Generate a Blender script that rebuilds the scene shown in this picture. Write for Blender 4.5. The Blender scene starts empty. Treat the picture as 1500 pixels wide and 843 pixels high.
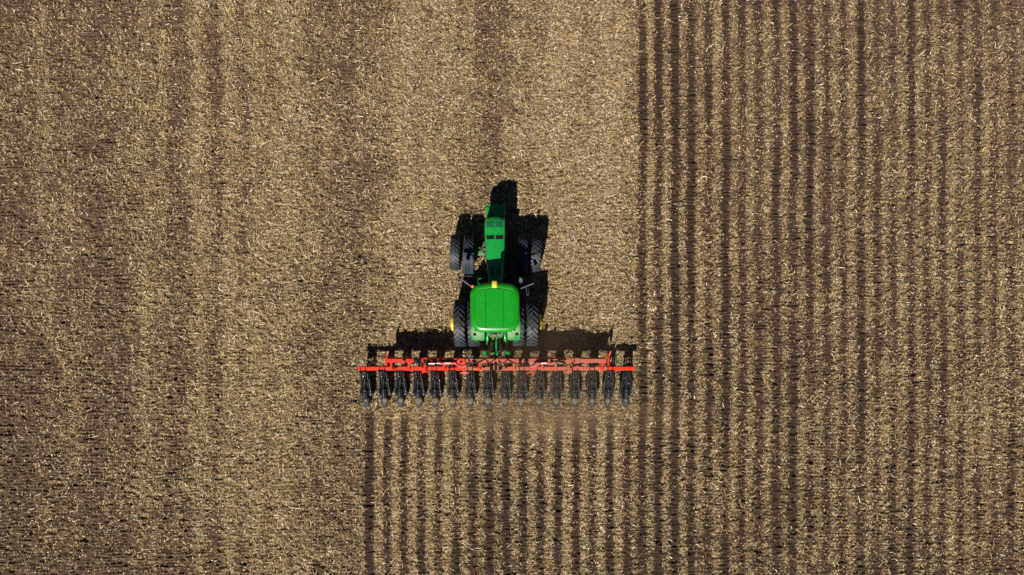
import bpy, bmesh, math, random
import numpy as np
from mathutils import Vector, Matrix

# ------------------------------------------------------------------ camera, sky, sun, exposure
SC = bpy.context.scene
COL = SC.collection
H_CAM = 30.8
cam_d = bpy.data.cameras.new("camera")
cam = bpy.data.objects.new("camera", cam_d)
COL.objects.link(cam)
cam.location = (0, 0, H_CAM)
cam.rotation_euler = (0, 0, 0)
cam_d.sensor_fit = 'HORIZONTAL'
cam_d.sensor_width = 36.0
cam_d.lens = 24.0                       # 1000 px per unit of 1500 px
cam_d.clip_start = 0.1
cam_d.clip_end = 6000
SC.camera = cam

SUN_EL = math.radians(45.4)
SUN_DX, SUN_DY = 0.272, 0.962           # direction in which shadows fall on the ground
sun_d = bpy.data.lights.new("sun", 'SUN')
sun_d.energy = 5.0
sun_d.angle = math.radians(0.5)
sun_d.color = (1.0, 0.95, 0.87)
sun = bpy.data.objects.new("sun", sun_d)
COL.objects.link(sun)
ray = Vector((SUN_DX * math.cos(SUN_EL), SUN_DY * math.cos(SUN_EL), -math.sin(SUN_EL)))
sun.rotation_euler = ray.to_track_quat('-Z', 'Y').to_euler()
sun.location = (-8, -30, 40)

world = bpy.data.worlds.new("World")
SC.world = world
world.use_nodes = True
wn = world.node_tree
sky = wn.nodes.new('ShaderNodeTexSky')
sky.sky_type = 'NISHITA'
sky.sun_disc = False
sky.sun_elevation = SUN_EL
sky.sun_rotation = math.atan2(-SUN_DX, -SUN_DY)
sky.altitude = 1500
sky.air_density = 0.38
sky.dust_density = 0.0
sky.ozone_density = 1.0
bg = wn.nodes['Background']
bg.inputs[1].default_value = 0.05
wn.links.new(sky.outputs[0], bg.inputs[0])

SC.view_settings.view_transform = 'Standard'
SC.view_settings.look = 'None'
SC.view_settings.exposure = 0.47
SC.view_settings.gamma = 1.0
SC.render.engine = 'CYCLES'
SC.cycles.max_bounces = 5
SC.cycles.diffuse_bounces = 2
SC.cycles.glossy_bounces = 2
SC.cycles.transmission_bounces = 4
SC.cycles.volume_bounces = 0

rng = np.random.default_rng(7)
random.seed(11)
PI = math.pi
R = math.radians

# ------------------------------------------------------------------ helpers
def link(o, parent=None):
    COL.objects.link(o)
    if parent is not None:
        o.parent = parent
    return o

def tag(o, label=None, cat=None, group=None, kind=None):
    if label: o["label"] = label
    if cat: o["category"] = cat
    if group: o["group"] = group
    if kind: o["kind"] = kind
    return o

def empty(name, loc, rz=0.0):
    o = bpy.data.objects.new(name, None)
    o.empty_display_size = 0.3
    link(o)
    o.location = loc
    o.rotation_euler = (0, 0, rz)
    return o

class MB:
    """collects shapes; build() links them as one mesh object"""
    def __init__(self):
        self.v = []; self.f = []; self.m = []; self.mi = 0
    def add(self, verts, faces):
        b = len(self.v)
        self.v += [tuple(p) for p in verts]
        for fc in faces:
            self.f.append([b + i for i in fc]); self.m.append(self.mi)
    def box(self, c, s, rot=None, bev=0.0):
        """box with chamfered vertical and top edges (bev)"""
        x, y, z = s[0] / 2, s[1] / 2, s[2] / 2
        if bev <= 0:
            vs = [(-x,-y,-z),(x,-y,-z),(x,y,-z),(-x,y,-z),(-x,-y,z),(x,-y,z),(x,y,z),(-x,y,z)]
            fs = [(3,2,1,0),(4,5,6,7),(0,1,5,4),(1,2,6,5),(2,3,7,6),(3,0,4,7)]
        else:
            b = min(bev, x * .9, y * .9, z * .9)
            def ring(ix, zz):
                a, d = x - ix, y - ix
                return [(-a+b,-d,zz),(a-b,-d,zz),(a,-d+b,zz),(a,d-b,zz),(a-b,d,zz),(-a+b,d,zz),(-a,d-b,zz),(-a,-d+b,zz)]
            vs = ring(b, -z) + ring(0, -z+b) + ring(0, z-b) + ring(b, z)
            fs = [tuple(range(7, -1, -1)), tuple(range(24, 32))]
            for k in range(3):
                for i in range(8):
                    j = (i + 1) % 8
                    fs.append((k*8+i, k*8+j, k*8+8+j, k*8+8+i))
        M = Matrix.Translation(Vector(c))
        if rot is not None:
            M = M @ (rot if isinstance(rot, Matrix) else Matrix.Rotation(rot, 4, 'Z'))
        self.add([M @ Vector(p) for p in vs], fs)
    def beam(self, a, b, w, h, bev=0.0):
        """rectangular bar from a to b, w wide, h high"""
        a, b = Vector(a), Vector(b)
        d = b - a
        q = d.to_track_quat('Y', 'Z').to_matrix().to_4x4()
        self.box((a + b) / 2, (w, d.length, h), q, bev)
    def tube(self, pts, r, n=8, cap=True):
        pts = [Vector(p) for p in pts]
        rs = r if isinstance(r, (list, tuple)) else [r] * len(pts)
        base = len(self.v); vs = []; fs = []
        for i, p in enumerate(pts):
            d = (pts[min(i+1, len(pts)-1)] - pts[max(i-1, 0)]).normalized()
            up = Vector((0, 0, 1)) if abs(d.z) < .95 else Vector((0, 1, 0))
            s = d.cross(up).normalized(); t = s.cross(d)
            for k in range(n):
                an = 2 * PI * k / n
                vs.append(p + (s * math.cos(an) + t * math.sin(an)) * rs[i])
        for i in range(len(pts) - 1):
            for k in range(n):
                j = (k + 1) % n
                fs.append((i*n+k, i*n+j, i*n+n+j, i*n+n+k))
        if cap:
            fs.append(tuple(range(n - 1, -1, -1)))
            fs.append(tuple((len(pts)-1)*n + k for k in range(n)))
        self.add(vs, fs)
    def lathe(self, prof, axis='X', n=32, c=(0, 0, 0), closed=False):
        """profile = list of (axial, radius) turned round the axis"""
        vs = []; fs = []; m = len(prof)
        for k in range(n):
            a = 2 * PI * k / n
            for (t, r) in prof:
                p = {'X': (t, r*math.cos(a), r*math.sin(a)), 'Y': (r*math.sin(a), t, r*math.cos(a)),
                     'Z': (r*math.cos(a), r*math.sin(a), t)}[axis]
                vs.append(Vector(c) + Vector(p))
        for k in range(n):
            k2 = (k + 1) % n
            for i in range(m - 1 if not closed else m):
                i2 = (i + 1) % m
                fs.append((k*m+i, k2*m+i, k2*m+i2, k*m+i2))
        if not closed:
            fs.append(tuple(k*m for k in range(n))); fs.append(tuple(k*m+m-1 for k in reversed(range(n))))
        self.add(vs, fs)
    def loft(self, rings, cap=True, closed=True):
        n = len(rings[0]); vs = [p for r in rings for p in r]; fs = []
        for i in range(len(rings) - 1):
            for k in range(n if closed else n - 1):
                j = (k + 1) % n
                fs.append((i*n+k, i*n+j, i*n+n+j, i*n+n+k))
        if cap:
            fs.append(tuple(range(n - 1, -1, -1)))
            fs.append(tuple((len(rings)-1)*n + k for k in range(n)))
        self.add(vs, fs)
    def prism(self, outline, z0, z1):
        self.loft([[(x, y, z0) for x, y in outline], [(x, y, z1) for x, y in outline]])
    def mesh(self, name, mats, smooth=False):
        me = bpy.data.meshes.new(name)
        me.from_pydata(self.v, [], self.f)
        for mt in (mats if isinstance(mats, (list, tuple)) else [mats]):
            me.materials.append(mt)
        bm = bmesh.new(); bm.from_mesh(me)
        bm.faces.ensure_lookup_table()
        for i, fc in enumerate(bm.faces):
            fc.material_index = self.m[i]
        bmesh.ops.recalc_face_normals(bm, faces=bm.faces[:])
        bm.to_mesh(me); bm.free()
        if smooth:
            me.polygons.foreach_set('use_smooth', [True] * len(me.polygons))
            try:
                me.set_sharp_from_angle(angle=R(smooth if smooth is not True else 35))
            except Exception:
                pass
        me.update()
        return me
    def build(self, name, mats, parent=None, smooth=False, loc=None):
        o = bpy.data.objects.new(name, self.mesh(name, mats, smooth))
        link(o, parent)
        if loc is not None: o.location = loc
        return o

def copy_part(o, parent):
    c = o.copy(); COL.objects.link(c); c.parent = parent
    for ch in o.children:
        d = ch.copy(); COL.objects.link(d); d.parent = c
    return c

# ------------------------------------------------------------------ materials
class NT:
    def __init__(self, name):
        self.mat = bpy.data.materials.new(name); self.mat.use_nodes = True
        self.t = self.mat.node_tree; self.n = self.t.nodes; self.l = self.t.links
        self.p = self.n['Principled BSDF']
    def add(self, typ, **kw):
        nd = self.n.new(typ)
        for k, v in kw.items(): setattr(nd, k, v)
        return nd
    def val(self, sock, v):
        if hasattr(v, 'is_output'): self.l.new(v, sock)
        else: sock.default_value = v
    def noise(self, scale, detail=4, rough=.6, vec=None, dim='3D', dist=0.0):
        nd = self.add('ShaderNodeTexNoise'); nd.noise_dimensions = dim
        nd.inputs['Scale'].default_value = scale; nd.inputs['Detail'].default_value = detail
        nd.inputs['Roughness'].default_value = rough; nd.inputs['Distortion'].default_value = dist
        if vec is not None: self.l.new(vec, nd.inputs['Vector'])
        return nd.outputs['Fac']
    def ramp(self, fac, stops, interp='LINEAR'):
        nd = self.add('ShaderNodeValToRGB'); cr = nd.color_ramp; cr.interpolation = interp
        while len(cr.elements) > 1: cr.elements.remove(cr.elements[-1])
        cr.elements[0].position = stops[0][0]; cr.elements[0].color = col4(stops[0][1])
        for p, c in stops[1:]:
            e = cr.elements.new(p); e.color = col4(c)
        self.l.new(fac, nd.inputs['Fac'])
        return nd.outputs['Color']
    def mix(self, fac, a, b, mode='MIX'):
        nd = self.add('ShaderNodeMix'); nd.data_type = 'RGBA'; nd.blend_type = mode
        self.val(nd.inputs[0], fac)
        self.val(nd.inputs[6], a if hasattr(a, 'is_output') else col4(a))
        self.val(nd.inputs[7], b if hasattr(b, 'is_output') else col4(b))
        return nd.outputs[2]
    def math(self, op, a, b=None, clamp=False):
        nd = self.add('ShaderNodeMath', operation=op); nd.use_clamp = clamp
        self.val(nd.inputs[0], a)
        if b is not None: self.val(nd.inputs[1], b)
        return nd.outputs[0]
    def maprange(self, v, a, b, c=0.0, d=1.0):
        nd = self.add('ShaderNodeMapRange'); nd.clamp = True
        self.l.new(v, nd.inputs[0])
        for i, x in enumerate((a, b, c, d)): self.val(nd.inputs[i+1], x)
        return nd.outputs[0]
    def attr(self, name):
        return self.add('ShaderNodeAttribute', attribute_name=name)
    def bump(self, h, dist=.01, strength=1.0, normal=None):
        nd = self.add('ShaderNodeBump')
        nd.inputs['Distance'].default_value = dist; nd.inputs['Strength'].default_value = strength
        self.l.new(h, nd.inputs['Height'])
        if normal is not None: self.l.new(normal, nd.inputs['Normal'])
        return nd.outputs['Normal']
    def out(self, color=None, rough=None, normal=None, metal=None, spec=None, coat=None):
        p = self.p
        if color is not None: self.val(p.inputs['Base Color'], color if hasattr(color, 'is_output') else col4(color))
        if rough is not None: self.val(p.inputs['Roughness'], rough)
        if normal is not None: self.l.new(normal, p.inputs['Normal'])
        if metal is not None: self.val(p.inputs['Metallic'], metal)
        if spec is not None: self.val(p.inputs['Specular IOR Level'], spec)
        if coat is not None: self.val(p.inputs['Coat Weight'], coat)
        return self.mat

def col4(c):
    return (c[0], c[1], c[2], 1.0) if len(c) == 3 else c

SOIL = (0.085, 0.062, 0.046)
DUST = (0.27, 0.20, 0.135)

def dusty_paint(name, base, rough=.35, dust=.35, metal=0.0, dust_col=DUST, coat=.0, spot=5.0, lo=.45, hi=.75, spec=.5):
    """paint or metal with dust that has settled in patches on upward faces"""
    t = NT(name)
    tc = t.add('ShaderNodeTexCoord').outputs['Object']
    geo = t.add('ShaderNodeNewGeometry')
    sep = t.add('ShaderNodeSeparateXYZ'); t.l.new(geo.outputs['Normal'], sep.inputs[0])
    up = t.maprange(sep.outputs[2], .3, .95)
    n1 = t.noise(spot, 5, .65, tc)
    n2 = t.noise(45.0, 3, .6, tc)
    patch = t.maprange(n1, lo, hi)
    fine = t.maprange(n2, .3, .7, .55, 1.0)
    fac = t.math('MULTIPLY', t.math('MULTIPLY', t.math('MULTIPLY', up, patch), fine), dust)
    tint = t.mix(t.maprange(n1, .25, .8), tuple(c * .86 for c in base), base)
    c = t.mix(fac, tint, dust_col)
    rg = t.math('ADD', rough, t.math('MULTIPLY', fac, .5), clamp=True)
    return t.out(c, rg, metal=metal, coat=coat, spec=spec)

M_GREEN = dusty_paint('green_paint', (0.005, 0.285, 0.045), .28, .10, coat=.3)
M_ROOF = dusty_paint('green_roof_paint', (0.004, 0.270, 0.011), .32, .05, coat=.1, spot=3.0, spec=.35)
M_GREEN_DUSTY = dusty_paint('green_paint_dusty', (0.010, 0.240, 0.050), .40, .80, spot=4.0, lo=.36, hi=.62)
M_CAST = dusty_paint('green_cast_iron', (0.010, 0.170, 0.045), .5, .85, spot=11.0, lo=.40, hi=.62)
M_YELLOW = dusty_paint('yellow_paint', (0.72, 0.52, 0.03), .4, .22)
M_RED = dusty_paint('red_paint', (0.66, 0.026, 0.007), .36, .14)
M_RED_DUSTY = dusty_paint('red_paint_dusty', (0.58, 0.032, 0.012), .5, .85, dust_col=(.27,.165,.105), spot=4.5, lo=.30, hi=.52)
M_BLACK = dusty_paint('black_paint', (0.008, 0.009, 0.011), .45, .05, spot=9, spec=.14)
M_BLACK_DUSTY = dusty_paint('black_paint_dusty', (0.010, 0.010, 0.012), .5, .36, spot=9, lo=.40, hi=.68, spec=.14)
M_STEEL = dusty_paint('worn_steel', (0.06, 0.078, 0.098), .32, .12, metal=.75, spot=8)
M_GUARD = dusty_paint('grey_blue_plastic', (0.024, 0.036, 0.052), .6, .10, spot=7, spec=.25)
M_HOOD = dusty_paint('dark_hood_steel', (0.020, 0.030, 0.044), .6, .14, spot=7, spec=.2)
M_GLINT = dusty_paint('bare_steel', (0.13, 0.18, 0.215), .40, .25, metal=.85, spot=8)
M_CHROME = dusty_paint('chrome_rod', (0.75, 0.77, 0.79), .18, .1, metal=.9)
M_ALU = dusty_paint('grey_tube', (0.085, 0.10, 0.12), .6, .12, metal=.1, spec=.25)
M_WHITE = dusty_paint('white_decal', (0.75, 0.75, 0.73), .5, .1)
M_HEAP = None

def rubber():
    t = NT('tyre_rubber')
    tc = t.add('ShaderNodeTexCoord').outputs['Object']
    n1 = t.noise(7, 5, .65, tc); n2 = t.noise(60, 3, .6, tc)
    c = t.mix(t.maprange(n1, .45, .8, 0, .35), (0.018, 0.020, 0.023), (0.075, 0.062, 0.048))
    c = t.mix(t.maprange(n2, .5, .8, 0, .3), c, (0.07, 0.065, 0.06))
    return t.out(c, .62, t.bump(n2, .004, .6), spec=.45)
M_TYRE = rubber()

def lug_rubber():
    t = NT('tyre_lug_rubber')
    tc = t.add('ShaderNodeTexCoord').outputs['Object']
    n1 = t.noise(9, 4, .6, tc)
    c = t.mix(t.maprange(n1, .35, .75, 0, .5), (0.036, 0.047, 0.062), (0.072, 0.073, 0.072))
    return t.out(c, .5, t.bump(t.noise(70, 2, .5, tc), .003, .5), spec=.5)
M_LUG = lug_rubber()

def screen_mat():
    t = NT('hood_screen_mesh')
    tc = t.add('ShaderNodeTexCoord').outputs['Object']
    ch = t.add('ShaderNodeTexChecker'); t.l.new(tc, ch.inputs['Vector']); ch.inputs['Scale'].default_value = 70
    c = t.mix(ch.outputs['Fac'], (0.003, 0.105, 0.035), (0.004, 0.075, 0.030))
    return t.out(c, .55)
M_SCREEN = screen_mat()

def glass():
    t = NT('tinted_glass')
    t.out((0.02, 0.03, 0.03), .06, spec=.5)
    t.p.inputs['Transmission Weight'].default_value = .55
    return t.mat
M_GLASS = glass()

def amber():
    t = NT('amber_lens'); return t.out((0.75, 0.20, 0.02), .2)
M_AMBER = amber()

def cloddy(name, a, b, sc=14.0):
    t = NT(name)
    tc = t.add('ShaderNodeTexCoord').outputs['Object']
    n1 = t.noise(sc, 5, .65, tc); n2 = t.noise(sc * 6, 3, .6, tc)
    c = t.mix(t.maprange(n1, .3, .72), a, b)
    return t.out(c, .95, t.bump(t.math('ADD', n1, t.math('MULTIPLY', n2, .5)), .02, .8), spec=.15)
M_HEAP = cloddy('dry_soil_heap', (0.12, 0.088, 0.062), (0.26, 0.195, 0.135))
def clod_mat():
    t = NT('soil_clod')
    till = t.attr('till').outputs['Fac']; tone = t.attr('tone').outputs['Fac']
    dry = t.mix(tone, (0.060, 0.041, 0.029), (0.19, 0.134, 0.090))
    moist = t.mix(tone, (0.022, 0.014, 0.010), (0.070, 0.045, 0.032))
    return t.out(t.mix(till, dry, moist), .95, spec=.12)
M_CLOD = clod_mat()

# ------------------------------------------------------------------ the field
PX = 32.47                                # photograph pixels per metre on the ground
def gx(px): return (px - 750.0) / PX
def gy(py): return (421.5 - py) / PX

_lat = {}
def vnoise(x, y, seed):
    if seed not in _lat:
        _lat[seed] = np.random.default_rng(1000 + seed).random((512, 512)).astype(np.float32)
    L = _lat[seed]
    xf = np.floor(x); yf = np.floor(y)
    tx = (x - xf); ty = (y - yf)
    tx = tx * tx * (3 - 2 * tx); ty = ty * ty * (3 - 2 * ty)
    xi = xf.astype(np.int64) & 511; yi = yf.astype(np.int64) & 511
    x1 = (xi + 1) & 511; y1 = (yi + 1) & 511
    return (L[yi, xi] * (1 - tx) + L[yi, x1] * tx) * (1 - ty) + (L[y1, xi] * (1 - tx) + L[y1, x1] * tx) * ty
def fbm(x, y, seed, octaves=3):
    s = 0.0; a = 1.0; n = 0.0
    for o in range(octaves):
        s = s + a * vnoise(x * 2**o + 17.3 * o, y * 2**o + 5.1 * o, seed + o); n += a; a *= .55
    return s / n

# strips worked by the implement: centre (m) and strength
STR = []
right0 = 938.0
k = 0
srng = np.random.default_rng(3)
STR_RIGHT = []
known = {0: .62, 1: .78, 2: 1.0, 3: .85, 4: .55, 5: .9, 6: .6, 7: .5, 8: .72, 9: .85, 10: .8, 11: .5, 12: .55, 13: .95,
         14: .45, 15: .6, 16: .85, 17: .55, 18: .8, 19: .6, 20: .75, 21: .45, 22: .7}
while right0 + 24.62 * k < 750 + 31 * PX:
    STR_RIGHT.append((gx(right0 + 24.62 * k + srng.normal(0, .7)), known.get(k, .5 + .5 * srng.random()) * float(np.interp(k, [0, 8, 22, 30], [1.08, .92, .50, .42]))))
    k += 1
px_new = [540.5, 567, 591, 617, 641, 667, 691.5, 716, 740.5, 766, 791, 816.5, 843, 867, 892, 917.5]
st_new = [1.0, .58, .95, .80, .62, .92, .62, .85, .80, .62, .98, .85, 1.0, .88, .92, .62]
STR_NEW = [(gx(p), s) for p, s in zip(px_new, st_new)]
Y_NEW = gy(592)

def strip_mask(x, y):
    """0..1: how much the soil has been worked into a strip here"""
    wob = (fbm(y * .35, y * 0 + 3.3, 40, 2) - .5) * .16 + (fbm(y * 2.3, x * .15, 43, 2) - .5) * .06
    m = np.zeros_like(x)
    for lst, lower in ((STR_RIGHT, False), (STR_NEW, True)):
        for i, (cx, s) in enumerate(lst):
            d = x - cx - wob
            near = np.abs(d) < .5
            if not near.any(): continue
            dd = d[near]; yy = y[near]; xx = x[near]
            w = .195 + .06 * (fbm(yy * .8, yy * 0 + i * 7.7, 44, 2) - .5) + .03 * s
            along = .82 + .85 * (fbm(yy * .22, yy * 0 + i * 3.1, 50, 3) - .42)
            val = np.exp(-(dd / w) ** 4) * np.clip((.36 + .66 * s) * along * 1.18, 0, 1.1)
            if lower:
                val = val * np.clip((Y_NEW - yy) / .8, 0, 1)
            m[near] = np.maximum(m[near], val)
    return np.clip(m, 0, 1)

# residue bands left by the combine in the unworked stubble, read along x (photo px, 0 thin .. 1 thick)
BAND_PX = [-300, 0, 40, 62, 95, 140, 185, 205, 232, 258, 276, 290, 303, 318, 335, 352, 372, 392, 415, 440, 462, 490, 520, 545, 568, 592,
           615, 650, 685, 700, 720, 745, 775, 800, 830, 860, 890, 915, 935, 960, 1500, 2000]
BAND_V = [.4, .38, .42, .58, .45, .36, .42, .60, .58, .42, .50, .82, .52, .38, .86, .58, .82, .62, .78, .60, .46, .46, .42, .50, .58, .84,
          .74, .68, .60, .42, .40, .46, .56, .72, .82, .70, .86, .66, .46, .55, .5, .5]
def cover(x, y, till):
    px = x * PX + 750 + (fbm(y * .25, x * .1, 60, 2) - .5) * 7
    b = .56 + (np.interp(px, BAND_PX, BAND_V) - .56) * 1.35
    left = np.clip((gx(930) - x) / .5, 0, 1)
    low = fbm(x * .16, y * .10, 63, 3) - .5
    pat = fbm(x * .9, y * .55, 66, 3) - .5
    fine = fbm(x * 3.1, y * 3.1, 70, 3) - .5
    # long thin patches along the rows
    streak = fbm(x * 2.6, y * .16, 73, 2) - .5
    c = b * left + (1 - left) * .60
    # cover thinned at frame edges to imitate vignette shade; thick ahead of the tractor
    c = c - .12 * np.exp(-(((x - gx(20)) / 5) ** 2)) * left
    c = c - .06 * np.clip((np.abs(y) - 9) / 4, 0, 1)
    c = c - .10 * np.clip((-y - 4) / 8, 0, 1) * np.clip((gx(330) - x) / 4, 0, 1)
    c = c + .16 * np.exp(-((x - gx(820)) / 4.2) ** 2 - ((y - gy(220)) / 5.5) ** 2)
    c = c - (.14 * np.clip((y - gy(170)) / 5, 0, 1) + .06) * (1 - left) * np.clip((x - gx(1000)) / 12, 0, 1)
    c = c + low * .30 + pat * .46 + fine * .66 + streak * .42
    newz = np.clip((Y_NEW + .4 - y) / .8, 0, 1) * np.clip((x - gx(528)) / .2, 0, 1) * np.clip((gx(930) - x) / .2, 0, 1)
    c = c + .16 * newz
    c = np.clip(c, .19, 1)
    return c * (1 - .97 * till)

def relief(x, y, till):
    h = (fbm(x * 1.3, y * 1.3, 80, 2) - .5) * .05
    h = h + (fbm(x * 4.4, y * 6.5, 84, 2) - .5) * .10 * (1 - .65 * till)
    n = fbm(x * 4.8, y * 12.5, 88, 2)
    h = h + (n - .5) * .15                                   # ripples lying across the rows
    ph = fbm(x * .5, y * .35, 96, 2) * 14
    h = h + .020 * np.sin(2 * PI * y / .145 + ph) * (.35 + 1.1 * fbm(x * .5, y * 2.0, 98, 2)) * (1 - .5 * till)   # fine ridges left by earlier work
    h = h + (fbm(x * 7.0, y * 11.0, 92, 2) - .5) * .06 + .03 * till
    return h - .03

def axis(lo, hi, step, far):
    a = list(np.arange(lo, hi + step / 2, step))
    d = step; up = []; p = a[-1]
    while p < far:
        d *= 1.75; p += d; up.append(p)
    d = step; dn = []; p = a[0]
    while p > -far:
        d *= 1.75; p -= d; dn.append(p)
    return np.array(dn[::-1] + a + up)
XS = axis(-26, 26, .095, 2500); YS = axis(-15.5, 15.5, .032, 2500)
GX, GY = np.meshgrid(XS, YS)
TILL = strip_mask(GX.ravel(), GY.ravel()).reshape(GX.shape)
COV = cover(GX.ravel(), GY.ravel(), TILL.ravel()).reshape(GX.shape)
HGT = relief(GX, GY, TILL)
# wheels press the soil flat where they stand; the ground far outside is level
TRX, TRY = -0.685, -1.53
for (ox, oy) in ((-1.555, 0), (-.955, 0), (.955, 0), (1.555, 0), (-1.75, 3.05), (-1.17, 3.05), (1.17, 3.05), (1.75, 3.05)):
    d2 = ((GX - TRX - ox) / .34) ** 4 + ((GY - TRY - oy) / .55) ** 4
    HGT = HGT * (1 - np.exp(-d2)) + (-.02) * np.exp(-d2)
ny, nx = GX.shape
def np_mesh(name, co, quads, mat, attrs=(), face_attrs=()):
    me = bpy.data.meshes.new(name)
    nv = len(co); nf = len(quads); kk = quads.shape[1]
    me.vertices.add(nv); me.vertices.foreach_set('co', np.ascontiguousarray(co, dtype=np.float32).ravel())
    me.loops.add(nf * kk); me.loops.foreach_set('vertex_index', np.ascontiguousarray(quads, dtype=np.int32).ravel())
    me.polygons.add(nf); me.polygons.foreach_set('loop_start', np.arange(0, nf * kk, kk, dtype=np.int32))
    try: me.polygons.foreach_set('loop_total', np.full(nf, kk, dtype=np.int32))
    except Exception: pass
    me.update(calc_edges=True)
    for an, data in attrs:
        a = me.attributes.new(an, 'FLOAT', 'POINT'); a.data.foreach_set('value', np.ascontiguousarray(data, dtype=np.float32).ravel())
    for an, data in face_attrs:
        a = me.attributes.new(an, 'FLOAT', 'FACE'); a.data.foreach_set('value', np.ascontiguousarray(data, dtype=np.float32).ravel())
    me.materials.append(mat)
    return me

def ground_mat():
    t = NT('stubble_soil')
    pos = t.add('ShaderNodeNewGeometry').outputs['Position']
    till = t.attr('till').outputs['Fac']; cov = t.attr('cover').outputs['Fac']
    big = t.noise(.11, 3, .55, pos)
    mid = t.noise(1.7, 4, .6, pos)
    mp = t.add('ShaderNodeMapping'); mp.inputs['Scale'].default_value = (3.2, 13.0, 8.0); t.l.new(pos, mp.inputs['Vector'])
    rip = t.noise(1.0, 4, .62, mp.outputs[0])
    fine = t.noise(26, 4, .7, pos)
    spk = t.noise(15, 5, .75, pos, dist=.6)
    soil = t.mix(t.maprange(big, .35, .68), (0.092, 0.058, 0.037), (0.096, 0.055, 0.041))
    sx = t.add('ShaderNodeSeparateXYZ'); t.l.new(pos, sx.inputs[0])
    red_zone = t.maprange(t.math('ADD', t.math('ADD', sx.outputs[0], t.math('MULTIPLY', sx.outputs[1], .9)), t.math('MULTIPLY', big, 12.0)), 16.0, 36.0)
    soil = t.mix(red_zone, soil, (0.120, 0.070, 0.054))        # reddish vignette cast at the upper right, painted into the soil colour
    soil = t.mix(t.maprange(mid, .3, .75), t.mix(.35, soil, (0.05, 0.033, 0.024)), soil)
    grit = t.noise(62, 3, .7, pos)
    worked = t.mix(t.maprange(t.math('ADD', t.math('MULTIPLY', fine, .5), t.math('MULTIPLY', grit, .5)), .36, .64), (0.018, 0.011, 0.008), (0.072, 0.046, 0.032))
    soil = t.mix(t.math('MULTIPLY', till, .95), soil, worked)
    # chaff too fine to lie as straws of its own
    chaff_col = t.mix(t.maprange(fine, .3, .7), (0.20, 0.150, 0.098), (0.40, 0.315, 0.20))
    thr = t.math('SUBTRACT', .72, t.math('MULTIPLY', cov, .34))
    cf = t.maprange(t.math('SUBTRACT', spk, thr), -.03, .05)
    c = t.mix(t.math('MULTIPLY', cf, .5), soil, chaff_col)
    h = t.math('ADD', t.math('MULTIPLY', rip, 1.0), t.math('MULTIPLY', fine, .55))
    h = t.math('ADD', h, t.math('MULTIPLY', spk, .5))
    return t.out(c, .95, t.bump(h, .055, 1.0), spec=.12)
M_GROUND = ground_mat()
idx = np.arange(nx * ny).reshape(ny, nx)
Q = np.stack([idx[:-1, :-1].ravel(), idx[:-1, 1:].ravel(), idx[1:, 1:].ravel(), idx[1:, :-1].ravel()], 1)
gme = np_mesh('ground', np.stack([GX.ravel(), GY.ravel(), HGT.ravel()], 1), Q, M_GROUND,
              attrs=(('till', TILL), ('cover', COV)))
gme.polygons.foreach_set('use_smooth', np.ones(len(Q), dtype=bool))
ground = link(bpy.data.objects.new('ground', gme))
tag(ground, kind='structure')

def height_at(x, y):
    """height of the ground sheet by bilinear lookup in its own grid"""
    ix = np.clip(np.searchsorted(XS, x) - 1, 0, nx - 2); iy = np.clip(np.searchsorted(YS, y) - 1, 0, ny - 2)
    tx = (x - XS[ix]) / (XS[ix+1] - XS[ix]); ty = (y - YS[iy]) / (YS[iy+1] - YS[iy])
    return (HGT[iy, ix]*(1-tx) + HGT[iy, ix+1]*tx)*(1-ty) + (HGT[iy+1, ix]*(1-tx) + HGT[iy+1, ix+1]*tx)*ty
def look(A, x, y):
    ix = np.clip(np.searchsorted(XS, x) - 1, 0, nx - 2); iy = np.clip(np.searchsorted(YS, y) - 1, 0, ny - 2)
    return A[iy, ix]

def straw_mat():
    t = NT('dry_straw')
    tone = t.attr('tone').outputs['Fac']
    c = t.ramp(tone, [(0, (0.055, 0.037, 0.026)), (.25, (0.145, 0.093, 0.050)), (.6, (0.41, 0.278, 0.120)), (.9, (0.70, 0.53, 0.265)), (1, (0.80, 0.72, 0.54))])
    return t.out(c, .7, spec=.25)
M_STRAW = straw_mat()

def scatter(n, power):
    x = rng.uniform(-25.8, 25.8, n); y = rng.uniform(-15.2, 15.2, n)
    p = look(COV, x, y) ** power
    keep = rng.random(n) < p
    return x[keep], y[keep]

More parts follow.
